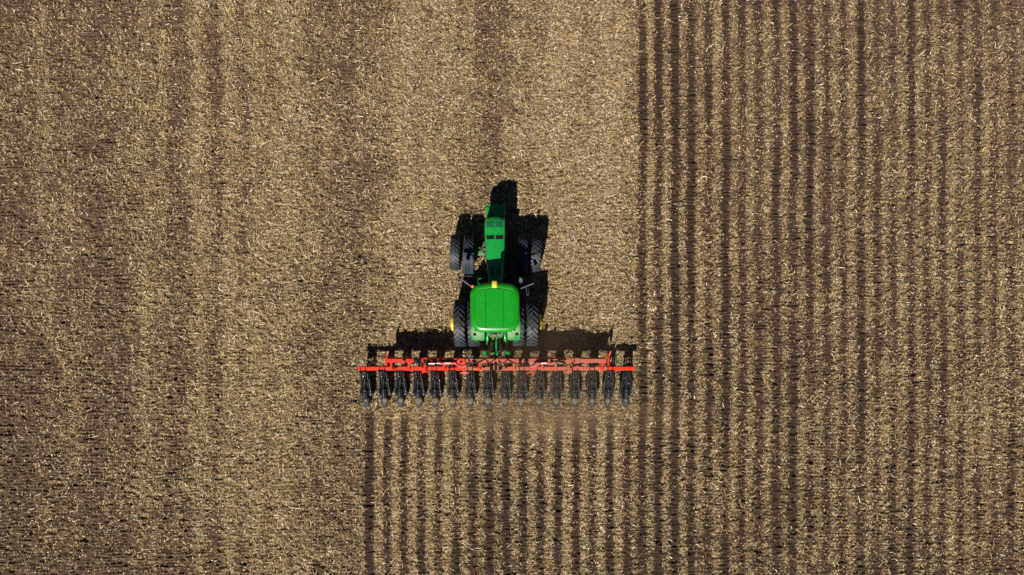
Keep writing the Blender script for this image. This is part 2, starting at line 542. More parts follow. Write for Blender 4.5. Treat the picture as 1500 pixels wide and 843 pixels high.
def straws(name, n, power, len_med, len_sig, lmax, wid, lift, tone_mu, tone_sig, bent):
    x, y = scatter(n, power)
    m = len(x)
    L = np.clip(len_med * np.exp(rng.normal(0, len_sig, m)), .03, lmax)
    W = rng.uniform(wid[0], wid[1], m)
    a = rng.uniform(0, 2 * PI, m)
    tl = rng.normal(0, .30, m)                                   # tilt along the straw
    rl = rng.normal(0, .55, m)                                   # roll
    z = height_at(x, y) + rng.uniform(lift[0], lift[1], m) + np.abs(np.sin(tl)) * L * .35
    dx, dy, dz = np.cos(a) * np.cos(tl), np.sin(a) * np.cos(tl), np.sin(tl)
    sx, sy, sz = -np.sin(a) * np.cos(rl), np.cos(a) * np.cos(rl), np.sin(rl)
    c = np.stack([x, y, z], 1); d = np.stack([dx, dy, dz], 1) * (L / 2)[:, None]; s = np.stack([sx, sy, sz], 1) * (W / 2)[:, None]
    tone = np.clip(rng.normal(tone_mu, tone_sig, m), 0, 1)
    if not bent:
        co = np.stack([c - d - s, c + d - s * .7, c + d + s * .7, c - d + s], 1).reshape(-1, 3)
        q = np.arange(4 * m).reshape(m, 4)
        ft = tone
    else:
        k1 = rng.normal(0, .10, m)[:, None] * L[:, None] * np.stack([-np.sin(a), np.cos(a), np.zeros(m)], 1)
        mid = c + k1 + np.array([0, 0, 1.0]) * (rng.uniform(0, .16, m) * L)[:, None]
        co = np.stack([c - d - s * .6, c - d + s * .6, mid - s, mid + s, c + d - s * .5, c + d + s * .5], 1).reshape(-1, 3)
        b = np.arange(m) * 6
        q = np.concatenate([np.stack([b, b+2, b+3, b+1], 1), np.stack([b+2, b+4, b+5, b+3], 1)], 0)
        ft = np.concatenate([tone, tone])
    me = np_mesh(name, co, q, M_STRAW, face_attrs=(('tone', ft),))
    o = link(bpy.data.objects.new(name, me))
    return o, m
counts = []
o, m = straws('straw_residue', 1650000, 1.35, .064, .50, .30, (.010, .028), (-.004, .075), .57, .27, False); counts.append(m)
tag(o, 'pale chopped straw lying thick over the bare soil between the strips', 'straw', kind='stuff')
o, m = straws('stalk_residue', 60000, 1.3, .125, .42, .42, (.016, .032), (.01, .10), .76, .20, True); counts.append(m)
tag(o, 'long bleached stalks and leaf pieces strewn over the stubble', 'stalks', kind='stuff')

def clods(n):
    x = rng.uniform(-25.8, 25.8, n); y = rng.uniform(-15.2, 15.2, n)
    m = n
    r = np.clip(.026 * np.exp(rng.normal(0, .50, m)), .010, .10)
    base = np.array([[1.2,0,-.4],[0,.8,-.4],[-1.2,0,-.4],[0,-.8,-.4],[.1,.1,1]])
    fc = np.array([[0,1,4],[1,2,4],[2,3,4],[3,0,4]])
    v = base[None] * r[:, None, None] * rng.uniform(.6, 1.4, (m, 5, 1))
    an = rng.normal(0, .6, m); ca, sa = np.cos(an)[:, None], np.sin(an)[:, None]
    vx = v[..., 0] * ca - v[..., 1] * sa; vy = v[..., 0] * sa + v[..., 1] * ca
    z = height_at(x, y) + r * .25
    co = np.stack([vx + x[:, None], vy + y[:, None], v[..., 2] + z[:, None]], 2).reshape(-1, 3)
    f = (fc[None] + (np.arange(m) * 5)[:, None, None]).reshape(-1, 3)
    till = np.repeat(look(TILL, x, y), 4)
    tone = np.repeat(rng.random(m), 4)
    o = link(bpy.data.objects.new('soil_clods', np_mesh('soil_clods', co, f, M_CLOD, face_attrs=(('till', till), ('tone', tone)))))
    return tag(o, 'loose crumbs and clods of dry soil on the field', 'soil', kind='stuff')
clods(110000)
print('straws', counts)

# ------------------------------------------------------------------ tractor
TR = empty('tractor', (TRX, TRY, 0), .009)
tag(TR, 'green tractor with dual wheels and rounded cab roof pulling the red implement', 'tractor')

def tyre_mb(Rr, w, n_lug, lug_h, rim_r):
    """tyre carcass and chevron lugs, turned about X, centre at 0"""
    t = MB(); hw = w / 2
    Rc = Rr - lug_h
    prof = [(-hw*.62, rim_r), (-hw*.9, rim_r + (Rc-rim_r)*.25), (-hw, rim_r + (Rc-rim_r)*.55), (-hw*.97, rim_r + (Rc-rim_r)*.82),
            (-hw*.82, Rc*.985), (-hw*.4, Rc), (0, Rc*1.004), (hw*.4, Rc), (hw*.82, Rc*.985), (hw*.97, rim_r + (Rc-rim_r)*.82),
            (hw, rim_r + (Rc-rim_r)*.55), (hw*.9, rim_r + (Rc-rim_r)*.25), (hw*.62, rim_r)]
    t.lathe(prof, 'X', 56, closed=True)
    t.mi = 1
    for side in (-1, 1):
        for k in range(n_lug):
            a0 = 2 * PI * (k + (.5 if side > 0 else 0)) / n_lug
            pitch = 2 * PI / n_lug
            st = [(-.10, 0.10), (.25, -.22), (.62, -.62), (.93, -1.00), (1.0, -1.10)]
            rings = []
            for i, (u, da) in enumerate(st):
                aa = a0 + da * pitch * 1.05
                top = Rr - (0 if i < 3 else (.012 if i == 3 else .05))
                bot = Rc - (.02 if i < 3 else .05 if i == 3 else .12)
                hwid = (.030 if i < 3 else .034) / Rr * (1.0 if w > .46 else .85)
                x = side * hw * u * (1.005)
                def P(r, an): return Vector((x, r * math.sin(an), r * math.cos(an)))
                rings.append([P(bot, aa - hwid*1.25), P(bot, aa + hwid*1.25), P(top, aa + hwid*.85), P(top, aa - hwid*.85)])
            t.loft(rings)
    return t

def wheel(name, Rr, w, lug_h, rim_r, n_lug, hub):
    """outer wheel: dish > tyre, hub"""
    rb = MB()
    hw = w / 2
    rb.lathe([(-hw*.66, rim_r*1.02), (-hw*.60, rim_r*.93), (hw*.10, rim_r*.88), (hw*.14, rim_r*.42), (hw*.20, .06)], 'X', 36)
    rb.lathe([(hw*.62, rim_r*1.02), (hw*.56, rim_r*.93), (hw*.10, rim_r*.88)], 'X', 36)
    for i in range(10):
        a = 2 * PI * i / 10
        rb.tube([(hw*.14, rim_r*.5*math.sin(a), rim_r*.5*math.cos(a)), (hw*.26, rim_r*.5*math.sin(a), rim_r*.5*math.cos(a))], .022, 6)
    rim = rb.build(name, M_YELLOW, TR, smooth=35)
    tyre_mb(Rr, w, n_lug, lug_h, rim_r).build('tyre', [M_TYRE, M_LUG], rim, smooth=30)
    return rim

# rear wheels
RR, RWD = 1.03, .50
w_out = wheel('rear_wheel', RR, RWD, .052, .62, 26, True)
hb = MB()
hb.lathe([(.12, .34), (.30, .35), (.385, .345), (.405, .31), (.405, .19), (.44, .17), (.44, .02)], 'X', 30)
for i in range(8):
    a = 2 * PI * i / 8
    hb.tube([(.40, .25*math.sin(a), .25*math.cos(a)), (.425, .25*math.sin(a), .25*math.cos(a))], .02, 6)
hb.build('wheel_weight', M_YELLOW, w_out, smooth=35)
w_in = wheel('rear_wheel', RR, RWD, .052, .62, 26, False)
w_out.location = (1.555, 0, RR - .02); w_in.location = (.955, 0, RR - .02)
c = copy_part(w_out, TR); c.location = (-1.555, 0, RR - .02); c.rotation_euler = (0, 0, 0); c.scale = (-1, 1, 1)
c = copy_part(w_in, TR); c.location = (-.955, 0, RR - .02); c.scale = (-1, 1, 1)
# front wheels, turned a touch
FR, FW = .79, .43
STEER = R(-2.5)
f_out = wheel('front_wheel', FR, FW, .045, .46, 26, False)
f_in = wheel('front_wheel', FR, FW, .045, .46, 26, False)
for sx in (1, -1):
    for base, ox in ((f_out, 1.75), (f_in, 1.17)):
        o = base if sx > 0 else copy_part(base, TR)
        o.location = (sx * ox, 3.05 + math.sin(STEER) * sx * (ox - .9), FR - .02)
        o.rotation_euler = (0, 0, STEER); o.scale = (sx, 1, 1)

# axles, chassis, engine
m = MB()
m.tube([(-1.85, 0, 1.01), (1.85, 0, 1.01)], .085, 12)
m.tube([(-.62, 0, 1.01), (-.2, 0, 1.01)], [.17, .26], 12); m.tube([(.2, 0, 1.01), (.62, 0, 1.01)], [.26, .17], 12)
m.build('rear_axle', M_CAST, TR, smooth=40)
m = MB()
m.beam((-.95, 3.05, .77), (.95, 3.05, .77), .20, .22, .03)
for s in (-1, 1):
    m.box((s*.86, 3.05, .78), (.16, .30, .42), None, .04)
    m.tube([(s*.86, 3.05, .78), (s*1.75, 3.05 + math.sin(STEER)*s*.8, .77)], .10, 10)
    m.tube([(s*.35, 3.30, .80), (s*.88, 3.27, .80)], .035, 8)
    m.box((s*.55, 3.07, 1.02), (.14, .20, .28), None, .03)
    m.tube([(s*.48, 3.10, 1.12), (s*.62, 3.16, 1.16), (s*.72, 3.05, 1.05)], .04, 8)
m.build('front_axle', M_CAST, TR, smooth=40)
m = MB()
m.box((0, .15, .98), (.56, 1.5, .62), None, .06)
m.box((0, 1.35, .92), (.46, 1.1, .52), None, .05)
m.box((0, 3.0, .98), (.44, 2.4, .50), None, .05)
m.build('chassis', M_CAST, TR)
m = MB()
m.box((0, 2.75, 1.40), (.40, 2.2, .5), None, .05)
m.box((0, 4.2, 1.42), (.62, .28, .62), None, .03)
m.build('engine', M_BLACK, TR)
for s in (-1, 1):
    m = MB()
    m.box((s*.50, 1.25, .78), (.36, 1.15, .62), None, .10)
    m.build('fuel_tank', M_BLACK, TR)
# boarding steps and handrails on the left, tool box on the right
m = MB()
for i in range(4):
    m.box((-.86 - .03*i, 1.42 + .06*i, 1.25 - .26*i), (.36, .22, .03))
m.beam((-.70, 1.30, 1.36), (-.82, 1.62, .42), .03, .08); m.beam((-1.02, 1.30, 1.36), (-1.12, 1.62, .42), .03, .08)
m.build('step', M_BLACK, TR)
m = MB()
m.tube([(-.74, 1.64, 1.2), (-.76, 1.86, 1.5), (-.70, 1.92, 1.75), (-.52, 1.92, 1.78), (-.46, 1.84, 1.62)], .022, 7)
m.tube([(-.82, 1.52, 1.6), (-.86, 1.60, 2.2), (-.83, 1.56, 2.6)], .018, 7)
m.build('handrail', M_GREEN, TR, smooth=40)
m = MB()
m.box((.66, 1.85, 1.10), (.30, .5, .36), None, .04)
m.build('tool_box', M_BLACK, TR)

# hood: lofted shell
def hood_half(y):
    return float(np.interp(y, [1.62, 2.1, 2.7, 3.2, 3.9, 4.25, 4.42, 4.50], [.275, .322, .380, .420, .447, .447, .44, .42]))
def hood_top(y):
    return float(np.interp(y, [1.62, 2.6, 3.4, 4.1, 4.4, 4.50], [2.24, 2.21, 2.18, 2.12, 2.07, 2.0]))
def hood_ring(y, zb=1.18, bow=0.0):
    hw = hood_half(y); zt = hood_top(y)
    pts = []
    prof = [(-1, zb), (-1.005, zt - .36), (-.99, zt - .14), (-.93, zt - .045), (-.80, zt - .012), (-.4, zt + .006), (0, zt + .012),
            (.4, zt + .006), (.80, zt - .012), (.93, zt - .045), (.99, zt - .14), (1.005, zt - .36), (1, zb)]
    for u, z in prof:
        pts.append((u * hw, y - bow * u * u, z))
    return pts
m = MB()
ys = [1.62, 1.9, 2.2, 2.6, 3.0, 3.4, 3.8, 4.1, 4.3, 4.42, 4.50]
m.loft([hood_ring(y, 1.18, .0 if y < 4.0 else .08 * min(1, (y - 4.0) / .4)) for y in ys])
hood = m.build('hood', M_GREEN, TR, smooth=28)
def on_hood(u, y, off=.004):
    """point on the hood's top at fraction u of half width"""
    hw = hood_half(y); zt = hood_top(y)
    z = np.interp(abs(u), [0, .4, .8, .93, .99], [zt + .012, zt + .006, zt - .012, zt - .045, zt - .14])
    bow = 0 if y < 4.0 else .08 * min(1, (y - 4.0) / .4)
    return (u * hw, y - bow * u * u, float(z) + off)
def hood_patch(u0, u1, y0, y1, off=.005, curve=0.0, nu=5, nyy=6, th=.012):
    mb = MB(); top = []; 
    for j in range(nyy + 1):
        row = []
        for i in range(nu + 1):
            u = u0 + (u1 - u0) * i / nu
            y = y0 + (y1 - y0) * j / nyy + (curve * u * u if j == nyy else 0)
            row.append(on_hood(u, y, off))
        top.append(row)
    vs = [p for r in top for p in r] + [(x, y, z - th) for r in top for x, y, z in r]
    n1 = nu + 1; N = len(vs) // 2; fs = []
    for j in range(nyy):
        for i in range(nu):
            a = j * n1 + i
            fs.append((a, a + 1, a + n1 + 1, a + n1)); fs.append((N+a, N+a+n1, N+a+n1+1, N+a+1))
    edge = [i for i in range(nu)] + [nu + j*n1 for j in range(nyy)] + [nyy*n1 + i for i in range(nu, 0, -1)] + [j*n1 for j in range(nyy, 0, -1)]
    for a, b in zip(edge, edge[1:] + edge[:1]):
        fs.append((a, N+a, N+b, b))
    mb.add(vs, fs)
    return mb
for s in (-1, 1):
    hood_patch(.07*s, .78*s, 4.06, 4.36, .005).build('hood_screen', M_SCREEN, hood)
    hood_patch(.06*s, .80*s, 3.555, 3.725, .005).build('hood_vent', M_BLACK, hood)
    hood_patch(.08*s, .70*s, 2.02, 2.42, .004).build('hood_grille', M_SCREEN, hood)
# raised seams: centre line, frame round the nose and the hood's rear break
m = MB()
m.tube([on_hood(0, y, .004) for y in (3.74, 3.9, 4.04, 4.2, 4.38)], .010, 6)
for s in (-1, 1):
    m.tube([on_hood(.86*s, y, .004) for y in (2.6, 3.0, 3.5, 4.0, 4.2, 4.36)], .009, 6)
m.tube([on_hood(u, 4.395, .004) for u in (-.86, -.5, 0, .5, .86)], .014, 6)
m.tube([on_hood(u, 2.52, .002) for u in (-.92, -.5, 0, .5, .92)], .010, 6)
m.build('hood_trim', M_GREEN, hood, smooth=40)
# grille and lights in the nose
m = MB()
m.box((0, 4.475, 1.42), (.56, .05, .42), None, .02)
m.build('nose_grille', M_BLACK, TR)
for s in (-1, 1):
    m = MB(); m.box((s*.26, 4.43, 1.70), (.16, .08, .07), None, .02); m.build('headlight', M_WHITE, TR)
# front weights on their bracket
m = MB()
m.box((0, 4.55, .84), (.60, .34, .34), None, .03)
m.build('weight_bracket', M_GREEN, TR)
m = MB()
vs = []
for y, w, zt in ((4.46, .80, 1.06), (4.62, .82, 1.08), (4.86, .83, 1.08), (5.02, .83, 1.07), (5.12, .84, 1.00)):
    n = 14
    row = []
    for i in range(n):
        x0 = -w/2 + w * i / n; x1 = -w/2 + w * (i + 1) / n
        row += [(x0 + .006, y, zt - .012), (x0 + .014, y, zt), (x1 - .014, y, zt), (x1 - .006, y, zt - .012)]
    row += [(w/2, y, .62), (-w/2, y, .62)]
    vs.append(row)
m.loft(vs)
m.box((0, 5.135, .98), (.70, .04, .10), None, .01)
m.build('front_weights', M_GREEN, TR)

# front fenders over the inner tyres
def fender_arc(cx, hw, cy, cz, rad, a0, a1, th=.02, n=12, rib=True, drop=0.0):
    mb = MB(); rings = []
    for i in range(n + 1):
        a = a0 + (a1 - a0) * i / n
        rr = rad
        def P(x, r): return (cx + x, cy - r * math.sin(a), cz + r * math.cos(a))
        rings.append([P(-hw, rr - .035 - drop), P(-hw*.94, rr - .006), P(-hw*.75, rr), P(hw*.75, rr), P(hw*.94, rr - .006), P(hw, rr - .035 - drop), P(hw*.75, rr - th), P(-hw*.75, rr - th)])
    mb.loft(rings)
    if rib:
        for u in (-.42, -.22, 0, .22, .42):
            pts = []
            for i in range(2, n - 1):
                a = a0 + (a1 - a0) * i / n
                pts.append((cx + u * hw, cy - (rad + .004) * math.sin(a), cz + (rad + .004) * math.cos(a)))
            mb.tube(pts, .011, 6)
    return mb
for s in (-1, 1):
    f = fender_arc(0, .245, 0, 0, .95, R(2), R(78), rib=False).build('front_fender', M_GUARD, TR, smooth=40)
    f.location = (s*1.145, 3.05, FR); f.rotation_euler = (0, 0, R(-4.0))
    for u in (-.10, -.045, .02, .075):
        mb = MB(); mb.tube([(u, -.957 * math.sin(a), .957 * math.cos(a)) for a in [R(16 + 5 * i) for i in range(9)]], .012, 6)
        mb.build('fender_rib', M_BLACK, f)
    mb = MB()
    mb.box((0, -.985, .22), (.40, .06, .09), None, .02)
    for xx in (-.14, .02, .15):
        mb.box((xx, -1.0, .16), (.09, .09, .07), .4, .02)
    mb.build('mud_flap', M_BLACK_DUSTY, f)
    mb = MB(); mb.tube([(-s*.05, -.10, .93), (-s*.22, -.05, .6), (-s*.25, 0, .2)], .03, 8); mb.box((0, -.30, .905), (.12, .08, .03), None, .01)
    mb.build('fender_bracket', M_GUARD, f)

# rear fenders
for s in (-1, 1):
    mb = MB(); rings = []
    for (yy, zz, w0, w1) in [(1.15, 1.55, .50, .92), (.95, 1.85, .50, .98), (.6, 2.08, .49, 1.02), (.1, 2.17, .48, 1.03), (-.3, 2.10, .48, 1.03), (-.54, 2.00, .48, 1.03), (-.68, 1.86, .49, 1.02), (-.72, 1.72, .52, 1.0)]:
        rings.append([(s*w0, yy, zz), (s*(w0+.06), yy, zz + .02), (s*(w1-.05), yy, zz + .02), (s*w1, yy, zz - .02), (s*w1, yy, zz - .10), (s*(w1-.05), yy, zz - .03), (s*(w0+.06), yy, zz - .03), (s*w0, yy, zz - .05)])
    mb.loft(rings)
    fd = mb.build('rear_fender', M_GREEN_DUSTY, TR, smooth=35)
    lm = MB(); lm.box((s*.885, -.43, 2.065), (.13, .12, .07), None, .02); lm.build('fender_light', M_BLACK, fd)
    lm = MB(); lm.beam((s*.66, -.30, 2.125), (s*.66, -.66, 1.90), .03, .02); lm.build('fender_rib', M_GREEN, fd)
    lm = MB(); lm.tube([(s*1.02, .1, 2.175), (s*1.02, -.3, 2.105), (s*1.01, -.54, 2.005), (s*.99, -.69, 1.86), (s*.80, -.715, 1.83), (s*.54, -.70, 1.85), (s*.49, -.55, 2.0), (s*.49, -.3, 2.11)], .022, 6); lm.build('fender_rim', M_GREEN, fd, smooth=60)

# cab under the roof
cab_out = [(-.80, -.20), (-.84, .45), (-.72, 1.45), (.72, 1.45), (.84, .45), (.80, -.20)]
m = MB(); m.prism([(x*.98, y) for x, y in cab_out], 1.30, 1.62); m.build('cab_floor', M_BLACK, TR)
for (x, y) in cab_out:
    m = MB(); m.beam((x*.96, y, 1.62), (x*.99, y*.97, 3.12), .07, .07)
    m.build('cab_pillar', M_BLACK, TR)
for (p, q) in zip(cab_out, cab_out[1:] + cab_out[:1]):
    a = Vector((p[0]*.965, p[1], 0)); b = Vector((q[0]*.965, q[1], 0)); d = (b - a).normalized()
    a = a + d * .05; b = b - d * .05; nrm = Vector((d.y, -d.x, 0)) * .006
    m = MB()
    m.add([(a+nrm)+Vector((0,0,1.66)), (b+nrm)+Vector((0,0,1.66)), (b+nrm)+Vector((0,0,3.03)), (a+nrm)+Vector((0,0,3.03)),
           (a-nrm)+Vector((0,0,1.66)), (b-nrm)+Vector((0,0,1.66)), (b-nrm)+Vector((0,0,3.03)), (a-nrm)+Vector((0,0,3.03))],
          [(0,1,2,3),(7,6,5,4),(0,4,5,1),(1,5,6,2),(2,6,7,3),(3,7,4,0)])
    m.build('window', M_GLASS, TR)
m = MB()
m.box((0, .35, 1.95), (.5, .5, .16), None, .06); m.box((0, .10, 2.35), (.48, .14, .72), None, .06)
m.build('seat', M_BLACK, TR)

# roof
def roof_outline(sc, dy=0.0, rf=.34, rb=.46, fb=.17, bb=.04, n=9):
    """rounded outline, front bowed by fb, back by bb; sc insets in metres"""
    x0 = .985 - sc; yf = 1.575 - sc; yb = -.245 + sc
    r1 = max(rf - sc*.7, .06); r2 = max(rb - sc*.8, .06)
    pts = []
    def arc(cx, cy, r, a0, a1):
        for i in range(n + 1):
            a = a0 + (a1 - a0) * i / n
            pts.append([cx + r * math.cos(a), cy + r * math.sin(a)])
    arc(x0 - r1, yf - r1, r1, 0, PI/2)
    for i in range(1, 8): pts.append([(x0 - r1) * (1 - 2*i/8), yf])
    arc(-x0 + r1, yf - r1, r1, PI/2, PI)
    for i in range(1, 6): pts.append([-x0, (yf - r1) + ((yb + r2) - (yf - r1)) * i/6])
    arc(-x0 + r2, yb + r2, r2, PI, 1.5*PI)
    for i in range(1, 8): pts.append([(-x0 + r2) * (1 - 2*i/8), yb])
    arc(x0 - r2, yb + r2, r2, 1.5*PI, 2*PI)
    for i in range(1, 6): pts.append([x0, (yb + r2) + ((yf - r1) - (yb + r2)) * i/6])
    out = []
    for x, y in pts:
        u = min(1, abs(x) / x0)
        if y > .8: y += fb * ((1 - u*u) - .0) * min(1, (y - .8) / .8)
        else: y -= bb * (1 - u*u) * min(1, (.8 - y) / .9)
        bulge = 1 + .012 * math.sin(PI * min(1, max(0, (y + .25) / 1.9)))
        out.append((x * bulge, y))
    return out
def crown(x, y): return .030 * (1 - (x/.99)**2) + .018 * (1 - ((y - .7)/1.0)**2)
m = MB()
layers = [(.10, 3.02, 0), (.03, 3.04, 0), (.005, 3.09, 0), (0.0, 3.15, 0), (.012, 3.20, .15), (.045, 3.245, .5), (.10, 3.272, .8), (.17, 3.285, 1), (.19, 3.270, 1), (.22, 3.270, 1)]
rings = []
for ins, z, cr in layers:
    rings.append([(x, y, z + cr * crown(x, y)) for x, y in roof_outline(ins)])
m.loft(rings)
roof = m.build('cab_roof', M_ROOF, TR, smooth=45)
# the raised roof skin in three panels with seams between
from mathutils.geometry import intersect_line_line_2d
def panel(x_lo, x_hi, name):
    base = roof_outline(.205)
    def clipx(poly, f, keep_lo):
        res = []
        for i in range(len(poly)):
            p, q = poly[i], poly[(i+1) % len(poly)]
            dp = p[0] - f(p[1]); dq = q[0] - f(q[1])
            inp = dp >= 0 if keep_lo else dp <= 0
            inq = dq >= 0 if keep_lo else dq <= 0
            if inp: res.append(p)
            if inp != inq:
                tt = dp / (dp - dq); res.append((p[0] + (q[0]-p[0])*tt, p[1] + (q[1]-p[1])*tt))
        return res
    poly = base
    if x_lo is not None: poly = clipx(poly, x_lo, True)
    if x_hi is not None: poly = clipx(poly, x_hi, False)
    cx = sum(p[0] for p in poly)/len(poly); cy = sum(p[1] for p in poly)/len(poly)
    def ins(d):
        o = []
        for x, y in poly:
            v = Vector((cx - x, cy - y)); v = v / max(v.length, 1e-6) * d
            o.append((x + v.x, y + v.y))
        return o
    mb = MB()
    mb.loft([[(x, y, 3.262 + crown(x, y)) for x, y in poly], [(x, y, 3.288 + crown(x, y)) for x, y in poly],
             [(x, y, 3.298 + crown(x, y)) for x, y in ins(.018)]], cap=False)
    # crowned top as a triangle fan in rings
    r1 = ins(.018); ringsq = []
    for f in (1, .66, .33):
        ringsq.append([(cx + (x-cx)*f, cy + (y-cy)*f, 3.298 + crown(cx + (x-cx)*f, cy + (y-cy)*f)) for x, y in r1])
    mb.loft(ringsq, cap=False)
    n = len(r1); last = ringsq[-1]
    mb.add(last + [(cx, cy, 3.298 + crown(cx, cy))], [(i, (i+1) % n, n) for i in range(n)])
    return mb.build(name, M_ROOF, roof, smooth=45)
seamL = lambda y: -.335 - .05 * math.cos((y - .75) * 1.5)
seamR = lambda y: .335 + .05 * math.cos((y - .75) * 1.5)
panel(None, lambda y: seamL(y) - .016, 'roof_panel')
panel(lambda y: seamL(y) + .016, lambda y: seamR(y) - .016, 'roof_panel')
panel(lambda y: seamR(y) + .016, None, 'roof_panel')
for (x, y) in ((-.73, .66), (.74, .68)):
    m = MB(); m.box((x, y, 3.325), (.085, .045, .03), None, .012)
    m.build('roof_clip', M_ALU, roof)
for (x, y, z, r) in ((-.55, .35, 3.31, .013), (.55, .32, 3.31, .013), (.30, .5, 3.32, .013), (.60, .05, 3.305, .013), (-.6, .02, 3.305, .013), (.86, .50, 3.265, .025)):
    m = MB(); m.tube([(x, y, z), (x, y, z + .028)], r, 8)
    m.build('roof_bolt', M_BLACK, roof)
roof.location.z = .08
# receiver globe at the roof's front
m = MB()
m.box((.005, 1.665, 3.46), (.225, .32, .14), None, .05)
m.box((.005, 1.665, 3.535), (.17, .25, .05), None, .024)
m.build('receiver', M_YELLOW, TR, smooth=50)
m = MB(); m.box((.005, 1.55, 3.345), (.16, .12, .14), None, .02); m.box((.005, 1.67, 3.375), (.12, .18, .05), None, .01); m.build('receiver_mount', M_BLACK, TR)
# beacon
m = MB(); m.lathe([(0, .05), (.02, .062), (.09, .06), (.12, .035)], 'Z', 14, (-.89, 1.59, 3.22))
m.build('beacon', M_AMBER, TR, smooth=60)
# mirrors
m = MB()
m.tube([(-.93, 1.54, 2.85), (-1.12, 1.70, 2.88), (-1.40, 1.93, 2.86)], .026, 8)
m.tube([(-.93, 1.56, 2.75), (-1.20, 1.72, 2.74), (-1.28, 1.83, 2.80)], .018, 8)
mr = m.build('mirror_arm', M_ALU, TR, smooth=40)
m = MB(); m.box((-1.42, 1.95, 2.70), (.18, .06, .30), R(-40), .025); m.build('mirror', M_BLACK, mr)
m = MB()
m.tube([(.93, 1.40, 2.85), (1.10, 1.50, 3.0), (1.60, 1.69, 3.04)], .026, 8)
m.tube([(.93, 1.44, 2.72), (1.30, 1.56, 2.72)], .018, 8)
mr = m.build('mirror_arm', M_ALU, TR, smooth=40)
m = MB(); m.box((1.335, 1.36, 2.75), (.12, .36, .16), R(6), .04); m.build('mirror', M_GUARD, mr)
m = MB()
m.lathe([(0, .10), (.9, .10), (.95, .075), (1.55, .075)], 'Z', 16, (1.055, 1.78, 1.4))
m.tube([(1.055, 1.78, 2.95), (1.055, 1.79, 3.12), (1.06, 1.86, 3.24), (1.06, 1.93, 3.29)], [.075, .072, .068, .066], 14, cap=False)
m.tube([(1.06, 1.925, 3.285), (1.06, 1.935, 3.292)], .05, 14)
m.build('exhaust_stack', M_ALU, TR, smooth=40)
# rear warning arms
m = MB(); m.tube([(-.98, -.05, 2.30), (-1.50, -.10, 2.30)], .014, 6); m.box((-1.52, -.10, 2.30), (.05, .03, .10))
m.build('warning_light_arm', M_BLACK, TR)
m = MB(); m.tube([(.98, -.03, 2.35), (1.46, -.47, 2.30)], .016, 6); m.box((1.47, -.48, 2.30), (.06, .04, .10))
m.build('warning_light_arm', M_ALU, TR)

# rear hitch
m = MB()
m.box((0, -.42, 1.25), (.52, .30, .34), None, .05)
for x, y, z, sx, sy, sz in ((-.22, -.50, 1.46, .12, .16, .12), (-.05, -.52, 1.48, .14, .12, .10), (.16, -.50, 1.45, .16, .18, .10), (.25, -.44, 1.40, .10, .2, .16), (-.30, -.46, 1.38, .09, .14, .2), (.04, -.60, 1.36, .10, .12, .12)):
    m.box((x, y, z), (sx, sy, sz), random.uniform(-.2, .2), .02)
for i in range(7):
    x = -.24 + .08 * i
    m.tube([(x, -.56, 1.30 + .05*(i % 2)), (x, -.66, 1.30 + .05*(i % 2))], .026, 8)
m.build('hydraulic_block', M_CAST, TR, smooth=40)
for s in (-1, 1):
    m = MB()
    m.beam((s*.36, -.30, 1.42), (s*.39, -.72, 1.36), .10, .10, .02)
    m.tube([(s*.385, -.66, 1.36), (s*.42, -.84, .92)], .035, 8)
    m.box((s*.385, -.72, 1.36), (.13, .12, .10), None, .03)
    m.build('lift_arm', M_GREEN, TR, smooth=40)
    m = MB()
    m.beam((s*.34, -.25, .72), (s*.46, -1.26, .70), .06, .11, .015)
    m.build('draft_link', M_CAST, TR)
m = MB()
m.tube([(0, -.58, 1.22), (-.005, -.80, 1.21)], .030, 8); m.tube([(-.005, -.80, 1.21), (-.01, -1.08, 1.19)], .045, 8); m.tube([(-.01, -1.08, 1.19), (-.012, -1.38, 1.17)], .028, 8)
m.box((-.012, -1.33, 1.18), (.10, .14, .08), None, .02)
m.build('top_link', M_GREEN, TR, smooth=40)
m = MB()
m.beam((-.55, -1.34, .98), (.55, -1.34, .98), .08, .12, .015)
for s in (-1, 1):
    m.beam((s*.50, -1.34, 1.02), (s*.52, -1.36, .50), .10, .12, .02)
    m.box((s*.50, -1.33, 1.03), (.20, .17, .08), None, .03)
    m.box((s*.32, -1.36, 1.035), (.10, .07, .04), s*.3, .01)
m.beam((0, -1.34, .95), (0, -1.37, 1.22), .12, .10, .02)
m.build('quick_hitch', M_GREEN, TR)
m = MB()
m.box((.22, -1.32, 1.06), (.30, .20, .02), None, .005); m.build('hitch_plate', M_HEAP, TR)
m = MB(); m.box((-.26, -1.36, 1.055), (.16, .13, .02), .1, .005); m.build('hitch_plate', M_HEAP, TR)
for (x0, x1, y1, x2) in ((-.16, -.24, -1.05, -.34), (-.12, -.20, -1.10, -.30), (-.20, -.30, -.95, -.40), (.12, .14, -1.0, .16), (.17, .2, -1.1, .18)):
    m = MB()
    m.tube([(x0, -.62, 1.32), (x0 - .01, -.78, 1.42), ((x0+x1)/2, -.92, 1.36), (x1, y1, 1.24), (x2, -1.45, 1.20), (x2, -1.75, 1.18)], .013, 6)
    m.build('hydraulic_hose', M_BLACK_DUSTY, TR, smooth=60)
m = MB(); m.tube([(-.13, -.60, 1.36), (-.135, -.72, 1.38)], .022, 8); m.build('hose_coupling', M_YELLOW, TR)

# ------------------------------------------------------------------ the red implement
IX, IY = -0.70, -3.54
IM = empty('strip_tiller', (IX, IY, 0))
tag(IM, 'wide red toolbar implement with sixteen black row units behind the green tractor', 'tillage implement')
ZL, ZU = .90, 1.12
YU = .37                                    # the front beam lies this far ahead of the rear beam
def part(mb, name, mat, parent=IM, smooth=False): return mb.build(name, mat, parent, smooth)
